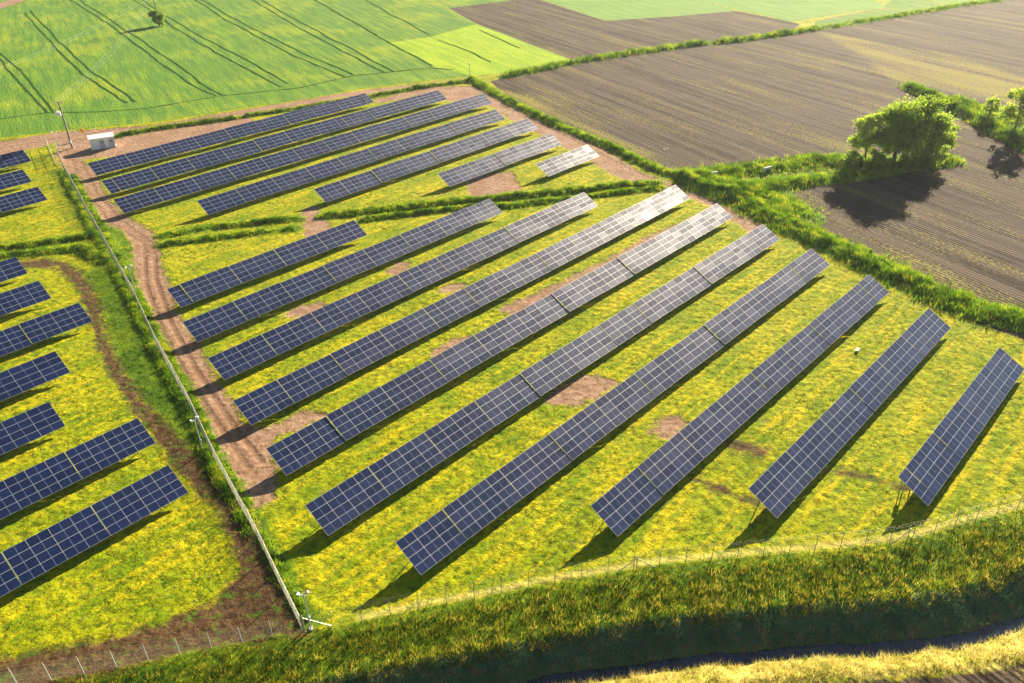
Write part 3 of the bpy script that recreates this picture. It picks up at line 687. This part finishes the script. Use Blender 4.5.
# ------------------------------------------------------------------ camera poles
white = simple('white_paint', (.78, .77, .74), .5, 0, .04); black = simple('black_plastic', (.02, .02, .02), .4, 0, .1); grey_metal = simple('grey_pole', (.45, .50, .50), .5, .3, .08)
def camera_pole(px, label, az=0.0, H=4.6):
    p = at(*px); root = empty('camera_pole', p, az); tag(root, label, 'camera pole', 'camera poles standing around the solar field')
    MB().tube((0, 0, -.1), (0, 0, H), .075, .05, 10).build('pole', grey_metal, root)
    MB().box((0, 0, .05), (.35, .35, .12)).build('footing', post_mat, root)
    MB().box((.10, 0, 1.5), (.14, .2, .3)).build('junction_box', grey_metal, root)
    MB().box((0, 0, H - .05), (.9, .06, .06)).box((0, 0, H - .2), (.2, .2, .22)).build('bracket', white, root)
    for s in (-1, 1):
        M = Matrix.Rotation(s * .5, 3, 'Z') @ Matrix.Rotation(-.2, 3, 'X')
        c = MB(); c.box((s * .42, .05, H + .08), (.15, .42, .14), M); o = c.build('camera_housing', white, root)
        l = MB(); q = M @ Vector((0, .25, .02)); l.box(Vector((s * .42, .05, H + .08)) + q, (.18, .12, .17), M); l.build('lens_hood', black, o)
    return root
camera_pole((311, 629), 'camera pole in the lower fence corner, nearest of all', .2)
camera_pole((203, 451), 'camera pole outside the long fence beside the dark track', 1.0)
camera_pole((136, 293), 'camera pole between the long fence and the dirt track bend', .8)
camera_pole((60, 151), 'camera pole at the top of the long fence near the wooden power pole', .5)
camera_pole((470, 80), 'camera pole at the far corner where the bright lime field begins', 2.0)
camera_pole((664, 170), 'camera pole at the far right edge of the site by the brown field', .3)

# ------------------------------------------------------------------ power poles and wires
wood = simple('weathered_pole', (.26, .22, .19), .85, 0, .25, 4); porcelain = simple('porcelain', (.45, .45, .44), .3, 0, .1)
def power_pole(p, label, transformer=False, H=10.9, az=0.0):
    root = empty('power_pole', p, az); tag(root, label, 'power pole', 'power line poles')
    MB().tube((0, 0, -.2), (0, 0, H), .26, .17, 10).build('pole', wood, root)
    MB().box((0, 0, H - .25), (2.2, .14, .14)).box((0, 0, H - 1.5), (1.2, .12, .12)).build('crossarm', steel, root)
    for x in (-1, 0, 1): MB().tube((x, 0, H - .18), (x, 0, H + .2), .09, .05, 8).build('insulator', porcelain, root)
    if transformer:
        MB().box((-.75, -.1, H - 2.8), (.9, .7, .9)).tube((-.75, -.1, H - 2.35), (-.75, -.1, H - 1.9), .1, .06, 8).box((-.3, 0, H - 3.2), (.7, .12, .12)).build('transformer', white, root)
        MB().box((.1, -.28, 1.6), (.4, .25, .7)).build('meter_box', grey_metal, root)
    return root
pa = at(72.5, 148); pb = at(161, 26); pb.x -= .5
power_pole(pa, 'wooden power pole with a pale transformer near the white kiosk', True)
power_pole(pb, 'distant power pole rising behind the lone round bush in the crop field', False, 11.5)
pc3 = at(-75, 95, 10.9); pc = Vector((pc3.x, pc3.y, 0)); power_pole(pc, 'power pole beyond the left edge of the crop field')
wire_mat = simple('power_wire', (.55, .56, .55), .4, .7, .05)
def wire(a, b, sag, label):
    mb = MB(); n = 24; pts = [a.lerp(b, i / n) - Vector((0, 0, sag * 4 * (i / n) * (1 - i / n))) for i in range(n + 1)]
    for i in range(n): mb.tube(pts[i], pts[i + 1], .010, .010, 5, cap=False)
    o = mb.build('power_wire', wire_mat); tag(o, label, 'power wire', 'overhead power wires')
for k_, nm in zip((-1, 0, 1), ('left', 'middle', 'right')):
    wire(pa + Vector((k_, 0, 11.1)), pb + Vector((k_, 0, 11.7)), 2.5, f'{nm} overhead wire from the transformer pole to the bush in the crop field')
for k_, nm in zip((-1, 1), ('lower', 'upper')):
    wire(pc + Vector((k_, 0, 11.1)), pb + Vector((k_, 0, 11.7)), 2.5, f'{nm} overhead wire crossing the crop field from the left edge')

# ------------------------------------------------------------------ kiosk, markers, small things
fl, frr = at(92.2, 150.6), at(116.3, 147.0); ax = (frr - fl); kw = ax.length; kaz = math.atan2(ax.y, ax.x); KH = 2.55; KD = 2.4
kr = empty('transformer_kiosk', fl, kaz); tag(kr, 'small white concrete kiosk with grey doors on bare dirt', 'kiosk')
kgrey = simple('grey_door', (.42, .50, .58), .5, .2, .08)
MB().box((kw / 2, KD / 2, KH / 2), (kw, KD, KH)).build('wall', white, kr)
rf = MB(); ov = .18
rv = [(-ov, -ov, KH), (kw + ov, -ov, KH), (kw + ov, KD + ov, KH), (-ov, KD + ov, KH), (-ov, -ov, KH + .12), (kw + ov, -ov, KH + .12), (kw + ov, KD + ov, KH + .35), (-ov, KD + ov, KH + .35)]
rf.v = [Vector(q) for q in rv]; rf.f = [(0,3,2,1),(4,5,6,7),(0,1,5,4),(1,2,6,5),(2,3,7,6),(3,0,4,7)]; rf.m = [0] * 6
rf.build('roof', white, kr)
for x0, x1 in ((.37 * kw, .58 * kw), (.74 * kw, .97 * kw)):
    d_ = MB().box(((x0 + x1) / 2, -.02, 1.1), (x1 - x0, .05, 2.1)).build('door', kgrey, kr)
    lv = MB()
    for q in range(6): lv.box(((x0 + x1) / 2, -.055, 1.35 + q * .1), ((x1 - x0) * .6, .02, .04))
    lv.build('louvre', black, d_)
    MB().box((x1 - .12, -.07, 1.05), (.04, .05, .18)).build('handle', steel, d_)
MB().box((kw / 2, KD / 2, .08), (kw + .3, KD + .3, .2)).build('plinth', post_mat, kr)
orange = simple('orange_paint', (.85, .32, .02), .5, 0, .05)
def marker(px, label, kind):
    p = at(*px); root = empty('marker_post', p); tag(root, label, 'marker post', 'marker posts behind the kiosk')
    MB().tube((0, 0, -.1), (0, 0, 1.9), .05, .05, 8).build('post', grey_metal, root)
    if kind: MB().tube((0, -.10, 2.0), (0, -.04, 2.0), .5, .5, 20).build('sign_disc', orange, root)
    else: MB().box((0, -.05, 1.9), (.4, .1, .3)).build('cap', white, root)
marker((77, 139), 'marker post with a small white cap left of the orange disc', 0)
marker((84.5, 138.5), 'marker post carrying a round orange disc behind the kiosk', 1)
marker((96.5, 137), 'marker post with a white cap just behind the kiosk roof', 0)
def culvert(px, label):
    p = at(*px); p.z = .35; root = empty('culvert_head', p, .5); tag(root, label, 'culvert', 'culvert heads in the grass')
    mb = MB(); mb.box((-.75, 0, .2), (.5, .3, 1.5)).box((.75, 0, .2), (.5, .3, 1.5)).box((0, 0, .8), (1.0, .3, .35)); mb.build('headwall', post_mat, root)
    MB().tube((0, -.2, .1), (0, 1.2, .1), .5, .5, 14, cap=False).build('pipe', post_mat, root)
culvert((713, 178), 'pale concrete culvert head where the right hand drain leaves the site')
culvert((767, 173), 'smaller looking pale culvert head further right along the same drain')
p = at(857, 351); vb = empty('cable_cover', p, ROW_AZ); tag(vb, 'small white ground box beside a dark tuft between two right rows', 'cable box')
MB().box((0, 0, .12), (.7, .3, .24)).build('body', post_mat, vb); MB().box((0, 0, .26), (.74, .34, .04)).build('lid', white, vb)
p = at(900, 489); ib = empty('inverter_box', p, ROW_AZ); tag(ib, 'small grey box on a post under the near corner of the rightmost row', 'inverter box')
MB().tube((0, 0, 0), (0, 0, 1.7), .05, .05, 8).build('post', steel, ib); MB().box((0, -.05, 1.6), (.5, .3, .7)).build('case', grey_metal, ib)

# ------------------------------------------------------------------ trees
bark = simple('bark', (.12, .09, .07), .9, 0, .3, 5)
leafs = leaf_mat('willow_leaves', [(.10, .19, .012), (.20, .33, .02), (.34, .47, .03), (.48, .56, .07)], .62)
def leaf_cloud(name, lobes, dens, size, root, seed, tbase=.5):
    """leaf sprays spread through each lobe's volume, thinned so that gaps show"""
    r = np.random.default_rng(seed); P = []; T = []
    for (lx, ly, lz, rx, ry, rz) in lobes:
        n = int(dens * rx * ry * rz * 9)
        nc = max(6, int(rx * ry * rz * 1.1))                      # sub-clumps
        c = r.normal(size=(nc, 3)); c /= np.linalg.norm(c, axis=1)[:, None]; c *= (r.uniform(.25, 1, nc) ** .5)[:, None]
        cid = r.integers(0, nc, n); q = c[cid] + r.normal(size=(n, 3)) * .25
        P.append(q * np.array([rx, ry, rz]) + np.array([lx, ly, lz])); T.append(tbase + r.normal(0, .16, nc)[cid])
    P = np.vstack(P); T = np.concatenate(T); n = len(P); k = P[:, 2] > .1; P, T = P[k], T[k]; n = len(P)
    a = r.normal(size=(n, 3)); a /= np.linalg.norm(a, axis=1)[:, None]; b = np.cross(a, r.normal(size=(n, 3))); b /= np.linalg.norm(b, axis=1)[:, None]
    s = size * r.uniform(.5, 1.2, n)[:, None]
    V = np.stack([P - a * s, P + b * s * .6, P + a * s, P - b * s * .6], 1).reshape(-1, 3)
    me = np_mesh(name, V, np.arange(n * 4).reshape(-1, 4), {'tint': np.repeat(np.clip(T + r.normal(0, .08, n), 0, 1), 4)})
    return link_mesh(name, me, leafs, root)
def tree(p, H, spread, label, seed, tbase=.5, trunk_r=.35, low=.25, cat='tree', group=None, dens=9, nl=11, ls=1.0, pr=1.0):
    r = random.Random(seed); root = empty('broadleaf_tree' if cat == 'tree' else 'round_bush', p); tag(root, label, cat, group)
    lobes = []; tr = MB(); top = Vector((r.uniform(-.5, .5), r.uniform(-.5, .5), H * .55))
    tr.tube((0, 0, -.3), top * .5, trunk_r, trunk_r * .75, 9); tr.tube(top * .5, top, trunk_r * .75, trunk_r * .5, 9)
    for i in range(nl):
        a = 2 * math.pi * i / nl * 1.9 + r.uniform(-.4, .4); hz = low + (1 - low) * ((i + .5) / nl) ** .9
        prof = math.sin(math.pi * min(.97, .22 + .72 * (hz - low) / (1 - low))) ** .8
        rad = spread * prof * r.uniform(.45, .72) * pr; c = Vector((math.cos(a) * rad, math.sin(a) * rad, H * hz * .93))
        s = spread * r.uniform(.33, .5) * ls; lobes.append((c.x, c.y, c.z, s, s, s * r.uniform(.6, .85)))
        st = top * r.uniform(.45, 1.0); tr.tube(st, st.lerp(c, .55) + Vector((0, 0, .2)), trunk_r * .3, trunk_r * .16, 6); tr.tube(st.lerp(c, .55) + Vector((0, 0, .2)), c, trunk_r * .2, .04, 5)
    lobes.append((0, 0, H * .86, spread * .38, spread * .38, H * .13)); lobes.append((0, 0, H * .55, spread * .5, spread * .5, H * .16))
    tr.build('trunk', bark, root); leaf_cloud('crown', lobes, dens * 1.4, .25, root, seed, tbase)
    return root
TG = 'trees growing by the right hand drain'
def gz(u, v): return at(u, v)
tree(gz(864, 163), 10.5, 4.6, 'pale leaved tree on the left side of the big tree clump', 3, .75, .25, group=TG)
tree(gz(893, 164), 13.0, 6.2, 'tallest dark green tree in the middle of the big clump', 4, .5, .45, low=.15, dens=11, group=TG)
tree(gz(915, 160), 13.6, 5.6, 'broad tree standing at the back of the big clump', 5, .45, .4, low=.2, group=TG)
tree(gz(934, 160), 9.5, 4.8, 'lower rounded tree on the right side of the big clump', 6, .6, .3, low=.15, group=TG)
tree(gz(1012, 137), 11.5, 4.6, 'open pale tree with a thin trunk at the right edge', 7, .8, .22, low=.35, group=TG)
tree(gz(989, 121), 6.0, 2.6, 'small tree just left of the open pale tree by the hedge', 8, .75, .14, low=.2, group=TG)
tree(at(1062, 158), 11.0, 5.0, 'tree just past the right edge of the picture', 9, .6, .3, group=TG)
for i, (px, h, w, lab) in enumerate((((852, 166), 3.0, 2.6, 'bushy green shrub at the left foot of the tree clump'), ((925, 167), 2.6, 3.0, 'low wide shrub under the right side of the tree clump'), ((880, 168), 2.8, 2.6, 'low green shrub under the middle of the tree clump'))):
    tree(gz(*px), h, w, lab, 20 + i, .5, .08, low=.1, cat='shrub', nl=6, dens=16, group='shrubs under the tree clump')
tree(gz(159, 26), 5.2, 2.9, 'lone round bush in the middle of the green crop field', 30, .45, .15, low=.12, cat='bush', dens=30, ls=1.35, pr=.55, nl=7)

# ------------------------------------------------------------------ air
HAZE = .00008
if HAZE:
    hz = MB().box((0, 1750, 33), (6200, 8700, 78)); hm = bpy.data.materials.new('haze_air'); hm.use_nodes = True; t = hm.node_tree
    t.nodes.remove(t.nodes['Principled BSDF']); pv = t.nodes.new('ShaderNodeVolumePrincipled'); pv.inputs['Density'].default_value = HAZE
    pv.inputs['Color'].default_value = (.86, .92, 1.0, 1); pv.inputs['Anisotropy'].default_value = .35
    t.links.new(pv.outputs[0], t.nodes['Material Output'].inputs['Volume'])
    ho = hz.build('haze', hm); tag(ho, 'thin pale sunlit haze over the far fields', 'haze', kind='stuff')
